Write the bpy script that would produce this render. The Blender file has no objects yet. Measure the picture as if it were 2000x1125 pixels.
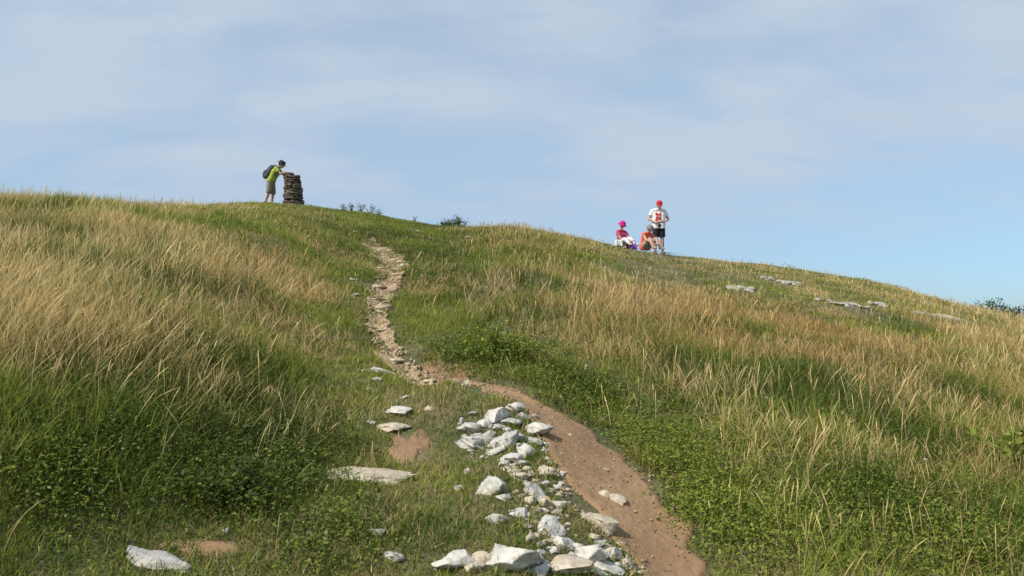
import bpy, bmesh, math, random
import numpy as np
from mathutils import Vector, Matrix
from mathutils.bvhtree import BVHTree
random.seed(7); rng=np.random.default_rng(11)
scene=bpy.context.scene; COL=scene.collection
scene.view_settings.view_transform='Standard'; scene.view_settings.look='None'; scene.view_settings.exposure=0
# ---------------------------------------------------------------- camera maths
F=1540.0; PIT=math.atan((640-562.5)/F); cp,sp=math.cos(PIT),math.sin(PIT); EYE=1.6
def pix2ue(px,py):
    X=(np.asarray(px,float)-1000)/F; Y=(562.5-np.asarray(py,float))/F
    f=cp-Y*sp
    return X/f,(sp+Y*cp)/f
def w2p(x,y,z):
    dep=y*cp+z*sp; dep=np.maximum(dep,.05)
    return 1000+F*x/dep, 562.5-F*(-y*sp+z*cp)/dep
def ss(a,b,v):
    t=np.clip((v-a)/(b-a),0,1); return t*t*(3-2*t)
_T=rng.random((256,256))
def vn(x,y):
    x=np.asarray(x,float)+1000.3; y=np.asarray(y,float)+1000.7
    xi=np.floor(x).astype(int); yi=np.floor(y).astype(int); fx=x-xi; fy=y-yi
    fx=fx*fx*(3-2*fx); fy=fy*fy*(3-2*fy)
    a=_T[xi%256,yi%256]; b=_T[(xi+1)%256,yi%256]; c=_T[xi%256,(yi+1)%256]; d=_T[(xi+1)%256,(yi+1)%256]
    return (a*(1-fx)+b*fx)*(1-fy)+(c*(1-fx)+d*fx)*fy
def fbm(x,y,o=3):
    s=0;a=.5;t=0
    for k in range(o):
        s=s+a*vn(x*2**k+17*k,y*2**k+5*k); t+=a; a*=.5
    return s/t
# ---------------------------------------------------------------- terrain
tab=[(-900,436,16),(-300,434,16),(0,428,17),(200,418,20),(400,406,26),(520,397,30),(600,404,30),(700,418,28),(850,445,26),(950,450,24),(1000,448,23),
     (1150,472,24),(1300,500,26),(1500,521,26),(1700,552,25),(1850,592,23),(2000,634,21),(2400,750,20),(3000,900,20)]
_u=[];_e=[];_d=[]
for a,b,c in tab:
    u,e=pix2ue(a,b); _u.append(float(u)); _e.append(float(e)); _d.append(c)
UG=np.linspace(-1.4,1.4,561)
ker=np.exp(-np.linspace(-2,2,17)**2); ker/=ker.sum()
def smo(v): return np.convolve(np.pad(v,8,mode='edge'),ker,'valid')
EG=smo(np.interp(UG,_u,_e)); DG=smo(np.interp(UG,_u,_d))
def Dof(u): return np.interp(u,UG,DG)
def h0(x,y):
    x=np.asarray(x,float); y=np.asarray(y,float)
    yy=np.maximum(y,1.5); u=np.clip(x/yy,-1.3,1.3)
    E=np.interp(u,UG,EG); D=np.interp(u,UG,DG)
    t=1-y/D
    z=E*y-np.where(t>0,EYE,4.0)*t*t
    r=np.maximum(np.abs(x)-25,0); z=z-.012*r*r
    z=z+(.14*(fbm(x/3.3,y/3.3)-.5)+.09*(vn(x/.9,y/.9)-.5))
    return np.maximum(z,-120+0*z)
def cast(px,py,hf):
    u,e=pix2ue(px,py); u=np.atleast_1d(u); e=np.atleast_1d(e)
    ds=np.concatenate([np.arange(1.5,12,.03),np.arange(12,34,.08)])
    out=[]
    for a,b in zip(u,e):
        zz=hf(a*ds,ds)-b*ds
        k=np.argmax(zz>0) if (zz>0).any() else int(np.argmax(zz))
        if k>0 and zz[k]>0:
            f=zz[k-1]/(zz[k-1]-zz[k]); d=ds[k-1]+f*(ds[k]-ds[k-1])
        else: d=ds[k]
        out.append((a*d,d,float(hf(np.array([a*d]),np.array([d]))[0])))
    return np.array(out)
def edge(pts,hf=h0):
    w=cast([p[0] for p in pts],[p[1] for p in pts],hf); o=np.argsort(w[:,1]); return w[o]
BL=edge([(250,1125),(450,1040),(620,960),(690,860),(700,780),(660,690),(660,600),(690,500)])
BR=edge([(1400,1125),(1270,950),(1150,810),(1000,735),(860,690),(800,640),(815,560),(830,500)])
rows=[(1125,1235,1390),(1060,1190,1362),(1010,1135,1340),(980,1108,1322),(940,1095,1285),(900,1072,1258),(850,1050,1212),(800,1030,1150),(775,985,1085),(755,915,1008),(742,880,955),(728,845,905)]
rows2=[(745,800,848),(718,768,832),(690,748,798),(660,728,772),(630,716,757),(600,716,757),(570,722,777),(540,735,786),(510,742,790),(492,724,772),(478,712,752),(464,712,742)]
DL=edge([(r[1],r[0]) for r in rows]); DR=edge([(r[2],r[0]) for r in rows])
SL=edge([(r[1],r[0]) for r in rows2]); SR=edge([(r[2],r[0]) for r in rows2])
def inside(x,y,A,B,grow=0,amp=.14):
    a=np.interp(y,A[:,1],A[:,0])-grow; b=np.interp(y,B[:,1],B[:,0])+grow
    n=(vn(x*6,y*6)-.5)*amp+(vn(x*1.7+5,y*1.7)-.5)*amp
    return np.minimum(x-a,b-x)+n
d_lo,d_hi=1.6,float(DL[:,1].max()); s_lo,s_hi=float(SL[:,1].min()),float(SL[:,1].max())
DL=np.vstack([[DL[0,0]+.35,1.2,0],DL]); DR=np.vstack([[DR[0,0]+.3,1.2,0],DR])
def pathmask(x,y):
    m1=inside(x,y,DL,DR,0,.18); m2=inside(x,y,SL,SR,-.03,.55)
    return np.maximum(np.where((y>=d_lo)&(y<=d_hi),m1,-1),np.where((y>=s_lo)&(y<=s_hi),m2,-1))
def H(x,y):
    x=np.asarray(x,float); y=np.asarray(y,float)
    z=h0(x,y); fade=(1-ss(11,20,y))*ss(-2,1,y)
    xl=np.interp(y,BL[:,1],BL[:,0]); xr=np.interp(y,BR[:,1],BR[:,0])
    z=z+.38*ss(0,1.6,xl-x)*fade+.18*ss(0,1.3,x-xr)*fade
    a1=np.interp(y,DL[:,1],DL[:,0]); b1=np.interp(y,DR[:,1],DR[:,0])
    z=z-.05*ss(-.12,.2,np.minimum(x-a1,b1-x))*ss(d_hi+.6,d_hi-.2,y)
    a1=np.interp(y,SL[:,1],SL[:,0]); b1=np.interp(y,SR[:,1],SR[:,0])
    z=z-.09*ss(-.2,.25,np.minimum(x-a1,b1-x))*ss(s_hi+.6,s_hi-1,y)*ss(s_lo-.5,s_lo+.2,y)
    return z
def G(px,py): return cast([px],[py],H)[0]
def hz(x,y): return float(H(np.array([x]),np.array([y]))[0])
# ---------------------------------------------------------------- materials
def mat(name,rough=.8):
    m=bpy.data.materials.new(name); m.use_nodes=True; nt=m.node_tree; b=nt.nodes['Principled BSDF']; b.inputs['Roughness'].default_value=rough
    return m,nt,b
def noisy(name,c1,c2,scale=8,rough=.85,bump=.3,bdist=.01,bscale=None,detail=6,lo=.35,hi=.65):
    m,nt,b=mat(name,rough); N=nt.nodes; L=nt.links
    tc=N.new('ShaderNodeTexCoord'); n=N.new('ShaderNodeTexNoise'); n.inputs['Scale'].default_value=scale; n.inputs['Detail'].default_value=detail
    L.new(tc.outputs['Object'],n.inputs['Vector'])
    r=N.new('ShaderNodeValToRGB'); r.color_ramp.elements[0].position=lo; r.color_ramp.elements[1].position=hi
    r.color_ramp.elements[0].color=(*c1,1); r.color_ramp.elements[1].color=(*c2,1)
    L.new(n.outputs['Fac'],r.inputs['Fac']); L.new(r.outputs['Color'],b.inputs['Base Color'])
    if bump:
        n2=N.new('ShaderNodeTexNoise'); n2.inputs['Scale'].default_value=bscale or scale*4; n2.inputs['Detail'].default_value=8
        L.new(tc.outputs['Object'],n2.inputs['Vector'])
        bp=N.new('ShaderNodeBump'); bp.inputs['Strength'].default_value=bump; bp.inputs['Distance'].default_value=bdist
        L.new(n2.outputs['Fac'],bp.inputs['Height']); L.new(bp.outputs['Normal'],b.inputs['Normal'])
    return m
def attrmat(name,trans=.3,rough=.6):
    m,nt,b=mat(name,rough); N=nt.nodes; L=nt.links
    a=N.new('ShaderNodeAttribute'); a.attribute_name='col'
    L.new(a.outputs['Color'],b.inputs['Base Color']); b.inputs['Specular IOR Level'].default_value=.2
    t=N.new('ShaderNodeBsdfTranslucent'); L.new(a.outputs['Color'],t.inputs['Color'])
    mx=N.new('ShaderNodeMixShader'); mx.inputs[0].default_value=trans
    L.new(b.outputs[0],mx.inputs[1]); L.new(t.outputs[0],mx.inputs[2]); L.new(mx.outputs[0],N['Material Output'].inputs['Surface'])
    return m
def mottle(m,c3,scale,p0,p1,mixf=.85):
    nt=m.node_tree; N=nt.nodes; L=nt.links; b=N['Principled BSDF']
    src=b.inputs['Base Color'].links[0].from_socket
    v=N.new('ShaderNodeTexNoise'); v.inputs['Scale'].default_value=scale; v.inputs['Detail'].default_value=10; v.inputs['Roughness'].default_value=.75
    tc=[n for n in N if n.type=='TEX_COORD'][0]; L.new(tc.outputs['Object'],v.inputs['Vector'])
    r=N.new('ShaderNodeValToRGB'); r.color_ramp.elements[0].position=p0; r.color_ramp.elements[1].position=p1
    r.color_ramp.elements[0].color=(0,0,0,1); r.color_ramp.elements[1].color=(mixf,mixf,mixf,1)
    L.new(v.outputs['Fac'],r.inputs['Fac'])
    mx=N.new('ShaderNodeMixRGB'); L.new(r.outputs['Color'],mx.inputs[0]); L.new(src,mx.inputs[1]); mx.inputs[2].default_value=(*c3,1)
    L.new(mx.outputs[0],b.inputs['Base Color']); return m
M_ground=noisy('ground',(.06,.068,.02),(.15,.12,.055),3,.95,.6,.03,25)
M_dirt=mottle(noisy('dirt',(.185,.108,.052),(.29,.180,.095),2.2,.95,.9,.02,24,lo=.3,hi=.7),(.37,.27,.16),26,.56,.72,.6)
M_stony=mottle(noisy('stony',(.24,.155,.08),(.40,.29,.17),5,.95,.9,.03,26),(.50,.41,.28),30,.54,.68,.6)
def rockmat(name,c1,c2,c3): return mottle(noisy(name,c1,c2,4,.88,1.0,.03,11,lo=.38,hi=.6),c3,13,.47,.64,.85)
M_white=rockmat('limestone_white',(.40,.385,.35),(.61,.575,.50),(.25,.23,.19))
M_grey=rockmat('limestone_grey',(.32,.31,.285),(.52,.49,.43),(.20,.185,.15))
M_cream=rockmat('limestone_cream',(.38,.325,.24),(.57,.49,.375),(.25,.20,.13))
M_tan=rockmat('limestone_tan',(.29,.22,.14),(.48,.39,.26),(.20,.15,.09))
M_out=rockmat('outcrop_grey',(.27,.255,.22),(.44,.41,.36),(.15,.14,.10))
M_cairn=rockmat('cairn_stone',(.055,.042,.032),(.15,.115,.085),(.035,.028,.02))
M_mortar=noisy('mortar',(.025,.02,.015),(.05,.04,.03),20)
M_grass=attrmat('grass_blades',.34); M_leaf=attrmat('weed_leaves',.33,.5)
M_pebble=attrmat('pebbles',0,.9)
# ---------------------------------------------------------------- object helpers
def tag(o,label=None,cat=None,group=None,kind=None):
    if label: o['label']=label
    if cat: o['category']=cat
    if group: o['group']=group
    if kind: o['kind']=kind
    return o
def fast_mesh(name,V,Fc,material,cols=None,smooth=False,parent=None):
    me=bpy.data.meshes.new(name); V=np.ascontiguousarray(V,dtype=np.float32); Fc=np.ascontiguousarray(Fc,dtype=np.int32)
    nf,k=Fc.shape
    me.vertices.add(len(V)); me.vertices.foreach_set('co',V.ravel())
    me.loops.add(nf*k); me.loops.foreach_set('vertex_index',Fc.ravel())
    me.polygons.add(nf); me.polygons.foreach_set('loop_start',np.arange(nf,dtype=np.int32)*k)
    me.polygons.foreach_set('loop_total',np.full(nf,k,dtype=np.int32))
    if smooth: me.polygons.foreach_set('use_smooth',np.ones(nf,dtype=bool))
    me.update(calc_edges=True)
    if cols is not None:
        a=me.attributes.new('col','FLOAT_COLOR','POINT'); c=np.ones((len(V),4),dtype=np.float32); c[:,:3]=cols
        a.data.foreach_set('color',c.ravel())
    me.materials.append(material)
    o=bpy.data.objects.new(name,me); COL.objects.link(o)
    if parent: o.parent=parent
    return o
def empty(name,loc,rz=0):
    o=bpy.data.objects.new(name,None); COL.objects.link(o); o.location=loc; o.rotation_euler=(0,0,rz); o.empty_display_size=.2; return o
def link_bm(name,bm,m,parent=None,smooth=True):
    me=bpy.data.meshes.new(name); bm.normal_update(); bm.to_mesh(me); bm.free()
    for p in me.polygons: p.use_smooth=smooth
    me.materials.append(m); o=bpy.data.objects.new(name,me); COL.objects.link(o)
    if parent: o.parent=parent
    return o
def grid_faces(nr,nc):
    i=np.arange(nr-1)[:,None]*nc+np.arange(nc-1)[None,:]; i=i.ravel()
    return np.stack([i,i+1,i+nc+1,i+nc],1)
# ---------------------------------------------------------------- ground
g=.12*1.09**np.arange(1,110); ext=np.cumsum(g); ext=ext[ext<7000]
xs=np.concatenate([-24-ext[::-1],np.arange(-24,24.01,.12),24+ext])
ys=np.concatenate([(-1-ext[::-1][ext[::-1]<3000]),np.arange(-1,36.01,.12),36+ext])
XX,YY=np.meshgrid(xs,ys); ZZ=H(XX,YY)
o=fast_mesh('hillside',np.stack([XX.ravel(),YY.ravel(),ZZ.ravel()],1),grid_faces(len(ys),len(xs)),M_ground,smooth=True)
tag(o,'grassy hillside rising to the skyline','ground',kind='structure')
def strip(name,A,B,ylo,yhi,m,lift,label):
    yy=np.arange(ylo,yhi,.05); nc=18
    a=np.interp(yy,A[:,1],A[:,0])+(vn(yy*2.2,yy*0)-.5)*.26+(vn(yy*7,yy*0+9)-.5)*.14; b=np.interp(yy,B[:,1],B[:,0])+(vn(yy*2.2,yy*0+33)-.5)*.26+(vn(yy*7,yy*0+3)-.5)*.14
    w=np.minimum(1,np.minimum((yy-ylo)/.5+.15,(yhi-yy)/1.0+.02)); c=(a+b)/2; a=c+(a-c)*w; b=c+(b-c)*w
    t=np.linspace(0,1,nc); X=a[:,None]*(1-t)+b[:,None]*t; Y=np.repeat(yy[:,None],nc,1)
    e=np.sin(np.pi*t)[None,:]**.5
    Z=H(X,Y)+lift*np.minimum(1,e*2)+.022*(fbm(X*7,Y*7,3)-.5)*e; Z[:,0]-=.03; Z[:,-1]-=.03
    return tag(fast_mesh(name,np.stack([X.ravel(),Y.ravel(),Z.ravel()],1),grid_faces(len(yy),nc),m,smooth=True),label,'path',kind='structure')
strip('dirt_path',DL,DR,d_lo,d_hi,M_dirt,.018,'bare brown earth footpath curving up from the bottom')
strip('stony_path',SL,SR,s_lo,s_hi,M_stony,.024,'narrow stony upper footpath climbing to the ridge')
def patch(px,py,rx,ry,lab):
    c=G(px,py); n=36; rr=np.linspace(0,1,7); th=np.linspace(0,2*np.pi,n,endpoint=False)
    R,T=np.meshgrid(rr,th,indexing='ij'); k=1+1.3*(vn(np.cos(T)*3+px,np.sin(T)*3)-.5)
    X=c[0]+R*k*rx*np.cos(T); Y=c[1]+R*k*ry*np.sin(T); Z=H(X,Y)+.010-.02*(R>.95)
    f=[]
    for i in range(6):
        for j in range(n): f.append((i*n+j,(i+1)*n+j,(i+1)*n+(j+1)%n,i*n+(j+1)%n))
    tag(fast_mesh('earth_patch',np.stack([X.ravel(),Y.ravel(),Z.ravel()],1),np.array(f),M_dirt,smooth=True),lab,'bare earth',kind='structure')
    return (c[0],c[1],rx,ry)
PATCH=[patch(800,876,.09,.2,'bare earth worn in the turf above the big slab'),patch(400,1072,.13,.05,'bare earth beside the bottom left slab'),patch(850,738,.22,.28,'worn earth where the two footpaths meet')]
# ---------------------------------------------------------------- rocks
_ico={}
def ico(s):
    if s not in _ico:
        bm=bmesh.new(); bmesh.ops.create_icosphere(bm,subdivisions=s,radius=1); 
        _ico[s]=(np.array([v.co[:] for v in bm.verts]),np.array([[v.index for v in f.verts] for f in bm.faces])); bm.free()
    return _ico[s]
def rock_verts(s,w,l,h,rough=.10,flat=False):
    V,Fc=ico(s); v=V.copy()
    for k in range(11):
        n=rng.normal(size=3); n/=np.linalg.norm(n); c=rng.uniform(.38,.8)
        d=v@n; ov=np.maximum(d-c,0); v-=n[None,:]*(ov*.97)[:,None]
    if flat: v[:,2]=np.where(v[:,2]>.35,.35+(v[:,2]-.35)*.2,v[:,2])
    ph=rng.random(3)*50
    dsp=(fbm(V[:,0]*2.1+ph[0]+V[:,2]*1.7,V[:,1]*2.1+ph[1]-V[:,2]*1.3,5)-.5)*2*rough*2
    v*= (1+dsp)[:,None]
    ext=v.max(0)-v.min(0); v=v/ext*np.array([w,l,h]); v-=(v.max(0)+v.min(0))/2
    a=rng.uniform(-.35,.35)*(.3 if flat else 1); c,s_=math.cos(a),math.sin(a)
    x=v[:,0]*c-v[:,1]*s_; y=v[:,0]*s_+v[:,1]*c; v[:,0]=x; v[:,1]=y
    return v,Fc
def rock(px,py,w,h,m,label,group=None,name='stone',s=4,flat=False,lk=.9,sink=.46,rough=.14,cat='stone'):
    c=G(px,py+h*(.15 if flat else .30)); k=c[1]/F; W=w*k*1.12
    if flat: Hh=max(.04,W*.08); Ll=h*k*1.75; sink=.52
    else: Hh=h*k*1.15; Ll=W*lk
    v,f=rock_verts(s,W,Ll,Hh,rough,flat)
    xs_=c[0]; ys_=c[1]+(0 if flat else Ll*.25)
    v[:,2]+=H(v[:,0]+xs_,v[:,1]+ys_)-hz(xs_,ys_) if flat else 0
    o=fast_mesh(name,v,f,m,smooth=True); o.location=(xs_,ys_,hz(xs_,ys_)+Hh*(.5-sink)+(.012 if flat else 0))
    tag(o,label,cat,group); ROCKS.append((xs_,ys_,W/2,Ll/2))
ROCKS=[]
W_,C_,T_,G_=M_white,M_cream,M_tan,M_grey
big=[(720,928,165,42,C_,'large flat cream slab sunk in the turf left of the dirt path',1),
(312,1100,120,26,G_,'flat grey white slab in the bottom left corner of the grass',1),
(775,805,52,20,W_,'upper of two pale stones in turf left of the rock heap',0),
(768,838,60,18,C_,'low cream stone in the turf above the bare earth patch',0),
(840,797,20,15,C_,'small round cream stone alone in the turf midway up',0),
(750,728,46,12,W_,'flat grey white stone left of the footpath junction',1),
(912,749,22,20,C_,'upright cream stone at the top end of the brown earth path',0),
(893,744,20,16,C_,'small tan stone touching the upright cream stone at the path top',0),
(1108,853,30,15,C_,'lone rounded cream stone on the brown earth below the path bend',0),
(1180,917,28,14,C_,'tan stone lying in the middle of the brown earth path',0),
(1218,915,18,10,C_,'little stone right of the tan stone on the brown path',0),
(1204,979,36,28,C_,'rounded cream stone of a pair on the brown path',0),
(1180,968,28,22,C_,'smaller stone left in the pair on the brown path',0),
(1172,1023,66,46,C_,'big peaked cream boulder on the brown path edge',0),
(1075,1029,56,40,W_,'pointed white stone left of the peaked cream boulder',0),
(958,951,52,52,W_,'tall white wedge stone standing at the left of the stone trail',0),
(985,972,34,18,G_,'low grey stone at the foot of the tall wedge stone',0),
(1043,958,46,34,G_,'grey white block in the middle of the stone trail',0),
(1068,921,42,26,C_,'cream block at the earth edge above the middle block',0),
(1000,1096,112,62,W_,'largest white boulder at the bottom edge of the picture',0),
(892,1101,92,40,W_,'wide white boulder at the bottom left of the largest boulder',0),
(1155,1083,66,46,W_,'squat white boulder at the bottom right of the stone trail',0),
(1112,1112,95,26,C_,'long low stone between the two bottom white boulders',0),
(1226,1097,26,42,C_,'narrow upright stone at the lower edge of the brown path',0),
(1196,1081,36,26,G_,'grey white stone behind the narrow upright stone',0),
(1182,1114,72,26,W_,'half buried white stone on the bottom edge beside the upright stone',0),
(970,812,50,38,W_,'rounded white boulder at the top left of the white rock heap',0),
(1006,796,36,20,W_,'topmost white stone of the white rock heap',0),
(1048,840,60,34,W_,'wide white boulder on the right edge of the white rock heap',0),
(985,858,58,40,G_,'bulky grey white boulder in the centre of the white rock heap',0),
(925,866,62,30,W_,'broad white boulder on the lower left of the white rock heap',0),
(1025,879,36,30,W_,'square white stone on the lower right of the white rock heap',0),
(918,838,50,24,G_,'low grey stone on the upper left of the white rock heap',0),
(998,897,50,22,W_,'low white stone at the foot of the white rock heap',0),
(912,921,18,16,G_,'small grey stone alone left of the tall wedge stone, upper one',0),
(898,954,22,12,G_,'small grey stone alone left of the tall wedge stone, lower one',0),
(1098,1060,46,26,W_,'tilted white stone above the squat white boulder',0),
(1036,1049,20,24,C_,'small upright stone left of the tilted white stone',0),
(970,1012,42,20,G_,'low grey stone on the turf below the tall wedge stone',0),
(735,1040,30,14,G_,'half buried grey stone in turf below the flat cream slab',0),
(766,1090,42,16,G_,'half buried grey stone near the bottom edge left of centre',0),
(437,1039,18,14,G_,'small grey stone beside the lower left grass',0),
(786,520,18,12,W_,'bright white stone on the right edge of the upper footpath',0),
(808,451,24,10,C_,'pale flat stone on the ridge turf above the upper footpath',0),
(916,463,16,8,C_,'small pale stone in turf near the dark ridge bush',0),
(1638,731,16,12,W_,'left one of two small white stones in the right hand meadow',0),
(1666,726,12,9,W_,'right one of two small white stones in the right hand meadow',0),
(1870,802,14,14,C_,'small pale stone deep in the grass at far right',0)]
for b in big:
    rock(b[0],b[1],b[2],b[3],b[4],b[5],flat=bool(b[6]),s=5 if b[2]>50 else 4,rough=.19)
def many(lst,m,label,group,s=3):
    for i,(a,b,w,h) in enumerate(lst): rock(a,b,w,h,m[i%len(m)],label,group,s=s,rough=.16)
GA=('small pale stone wedged among the boulders of the white rock heap','small stones in the white rock heap')
GB_=('small pale stone in the loose trail between the white heap and the bottom boulders','small stones of the loose stone trail')
GC=('small pale stone lying among the bottom boulders','small stones among the bottom boulders')
many([(945,828,30,18),(903,824,20,20),(1020,812,28,16),(1000,826,34,18),(1040,815,26,14),(955,848,26,18),(1015,852,28,18),(1045,862,30,16),(968,882,34,16),(1022,905,26,14),(985,905,22,12),(905,855,22,16),(1066,868,20,14),(975,835,24,16),(930,852,22,12)],[W_,G_],*GA,s=4)
many([(1090,888,26,12),(1100,925,16,14),(1018,931,40,16),(1098,948,22,14),(1065,982,32,22),(1092,986,30,14),(1036,978,28,20),(1012,1002,36,18),(1030,915,20,10),(1062,945,20,12),(1088,1000,22,10),(1078,905,16,9),(1030,945,18,12)],[C_,W_],*GB_,s=4)
many([(1160,1049,26,12),(1128,1068,26,16),(1140,1100,24,14),(1210,1062,18,12),(1080,1075,24,14),(1055,1062,18,12),(1252,1102,22,9),(1205,1105,22,14),(1060,1100,26,18),(945,1090,40,30),(1120,1085,20,12),(1172,1060,22,12),(930,1112,50,22),(1050,1118,50,20),(860,1108,26,20)],[C_,W_,G_],*GC,s=4)
def rnd(n,f,wl,wh):
    r=[]
    for k in range(n):
        t=rng.random(); a,b,c=f(t); w=wl+(wh-wl)*rng.random()**1.6; r.append((a+(b-a)*rng.random(),c,w,w*rng.uniform(.4,.65)))
    return r
many(rnd(44,lambda t:(900+20*t,1045+40*t,800+110*t),6,20),[W_,G_,C_],*GA)
many(rnd(75,lambda t:(985+50*t,1095+35*t,905+140*t),5,20),[C_,W_,T_],*GB_)
many(rnd(50,lambda t:(1040+30*t,1185+80*t,1045+75*t),6,22),[W_,C_,G_],*GC)
many([(710,724,14,7),(735,740,20,8),(722,760,14,7),(790,776,18,9),(725,826,16,10),(695,575,14,7),(688,546,22,6),(680,590,12,6)],
     [G_],'small grey stone in the turf left of the footpath','small stones in the turf left of the path')
many([(660,436,16,5),(645,428,12,4),(690,452,14,5),(720,455,16,5)],[T_],'small tan stone in the turf above the top of the upper footpath','small stones above the footpath top')
for k in range(105):
    y=s_lo+(s_hi-.6-s_lo)*rng.random()**1.05; a=np.interp(y,SL[:,1],SL[:,0]); b=np.interp(y,SR[:,1],SR[:,0]); x=a+(b-a)*rng.uniform(-.02,1.02)
    w=rng.uniform(.035,.10)*(1 if k%5 else 2.1); hh=w*rng.uniform(.25,.4); l=w*rng.uniform(.6,1)
    v,f=rock_verts(3 if y<12 else 2,w,l,hh,.15); o=fast_mesh('stone',v,f,M_tan if rng.random()<.75 else M_cream,smooth=True)
    o.location=(x,y,hz(x,y)+.018)
    tag(o,'flat tan stone bedded in the rocky upper footpath','stone','stones bedded in the upper footpath')
for (a,b,w,h,lab) in [(1457,566,66,11,'pale limestone outcrop nearest the family on the right slope'),(1550,556,50,4,'thin low limestone outcrop above and between the others on the right slope'),
     (1650,593,84,16,'largest rough limestone outcrop in the right meadow'),(1728,600,50,5,'narrow limestone outcrop just right of the largest one'),(1850,622,100,14,'long sloping limestone outcrop toward the right edge'),(1505,548,26,4,'tiny limestone outcrop above the one nearest the family')]:
    c=G(a,b+h*.3); k=c[1]/F; Wd=w*k
    Vs=[];Fs=[];off=0; dl=max(.35,h*k*3.2)
    for q in range(14):
        ww=Wd*rng.uniform(.14,.42); v,f=rock_verts(3,ww,ww*rng.uniform(.8,1.5),rng.uniform(.04,.075),.25)
        x=c[0]+rng.uniform(-.46,.46)*Wd; y=c[1]+rng.uniform(-.1,.9)*dl
        v[:,2]+=H(v[:,0]+x,v[:,1]+y)-hz(x,y)
        v+=np.array([x-c[0],y-c[1],hz(x,y)-c[2]+.018]); Vs.append(v);Fs.append(f+off);off+=len(v)
    o=fast_mesh('rock_outcrop',np.vstack(Vs),np.vstack(Fs),M_out,smooth=True); o.location=c; tag(o,lab,'rock outcrop')
    ROCKS.append((c[0],c[1]+.15*dl,Wd*.5,dl*.8))
# ---------------------------------------------------------------- cairn
cu=float(pix2ue(572,400)[0]); cd=28.6; cx,cy=cu*cd,cd; cz=hz(cx,cy)-.05
root=empty('stone_cairn',(cx,cy,cz)); tag(root,'squat dark rough stone pillar on the left ridge beside the leaning hiker','cairn')
Vs=[];Fs=[];off=0; zc=0
cubeV,cubeF=ico(3)
while zc<1.16:
    hh=rng.uniform(.06,.13); t=zc/1.2; rx=.375-.10*t**1.3+rng.uniform(-.012,.012); ry=.34-.08*t; cxo=.03-.07*t+rng.uniform(-.008,.008)
    n=rng.integers(6,9); ph=rng.random()*6
    for k in range(n):
        th=ph+2*math.pi*(k+rng.uniform(-.2,.2))/n; wd=2*math.pi*rx/n*rng.uniform(.85,1.15); h2=hh*rng.uniform(.8,1.3)
        v=cubeV.copy(); v=np.sign(v)*np.abs(v)**.6; v*=1+.5*(fbm(cubeV[:,0]*2+k*3+zc*9,cubeV[:,1]*2+cubeV[:,2]*2+k,3)-.5)[:,None]
        v=v*np.array([.12,wd*.5,h2*.52])*rng.uniform(.9,1.06)
        c,s=math.cos(th),math.sin(th); r=1-.12/rx+rng.uniform(-.06,.06); tl=rng.uniform(-.2,.2)
        v[:,2]+=v[:,1]*tl
        X=v[:,0]*c-v[:,1]*s+rx*r*c+cxo; Y=v[:,0]*s+v[:,1]*c+ry*r*s
        v=np.stack([X,Y,v[:,2]+zc+hh/2+rng.uniform(-.015,.015)],1); Vs.append(v);Fs.append(cubeF+off);off+=len(v)
    zc+=hh
fast_mesh('stone_courses',np.vstack(Vs),np.vstack(Fs),M_cairn,smooth=True,parent=root)
bm=bmesh.new(); bmesh.ops.create_cone(bm,cap_ends=True,segments=24,radius1=.29,radius2=.19,depth=zc-.06,matrix=Matrix.Translation((0,0,zc/2-.02))); link_bm('mortar_core',bm,M_mortar,root,False)
v,f=rock_verts(4,.42,.42,.12,.14); v+=np.array([-.05,0,zc+.02]); fast_mesh('cap_stone',v,f,M_cairn,smooth=True,parent=root)
v,f=rock_verts(3,.26,.24,.13,.12); v+=np.array([-.10,.05,zc+.10]); fast_mesh('top_stone',v,f,M_cairn,smooth=True,parent=root)
CTOP=cz+zc+.08
# ---------------------------------------------------------------- people
def frus(bm,a,b,ra,rb,seg=14):
    a=Vector(a);b=Vector(b); d=b-a; L=d.length
    q=d.to_track_quat('Z','Y').to_matrix().to_4x4()
    bmesh.ops.create_cone(bm,cap_ends=True,segments=seg,radius1=ra,radius2=rb,depth=L,matrix=Matrix.Translation((a+b)/2)@q)
def ball(bm,c,r,rot=None,seg=14):
    S=Matrix.Diagonal((r[0],r[1],r[2],1)) if hasattr(r,'__len__') else Matrix.Diagonal((r,r,r,1))
    M_=Matrix.Translation(Vector(c))@(rot if rot else Matrix.Identity(4))@S
    bmesh.ops.create_uvsphere(bm,u_segments=seg,v_segments=10,radius=1,matrix=M_)
def cap(bm,a,b,ra,rb):
    frus(bm,a,b,ra,rb); ball(bm,a,ra); ball(bm,b,rb)
def remesh(name,bm,m,parent,vox=.008,it=3):
    me=bpy.data.meshes.new('tmp'); bm.to_mesh(me); bm.free(); ob=bpy.data.objects.new('tmp',me); COL.objects.link(ob)
    r=ob.modifiers.new('r','REMESH'); r.mode='VOXEL'; r.voxel_size=vox
    s=ob.modifiers.new('s','SMOOTH'); s.iterations=it; s.factor=.5
    dg=bpy.context.evaluated_depsgraph_get(); me2=bpy.data.meshes.new_from_object(ob.evaluated_get(dg)); bpy.data.objects.remove(ob)
    for p in me2.polygons: p.use_smooth=True
    me2.materials.clear(); me2.materials.append(m); me2.name=name
    o=bpy.data.objects.new(name,me2); COL.objects.link(o); o.parent=parent; return o
def frame(f,u):
    f=Vector(f).normalized(); u=Vector(u); u=(u-f*u.dot(f)).normalized(); r=f.cross(u)
    return Matrix(((r.x,f.x,u.x,0),(r.y,f.y,u.y,0),(r.z,f.z,u.z,0),(0,0,0,1)))
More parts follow.
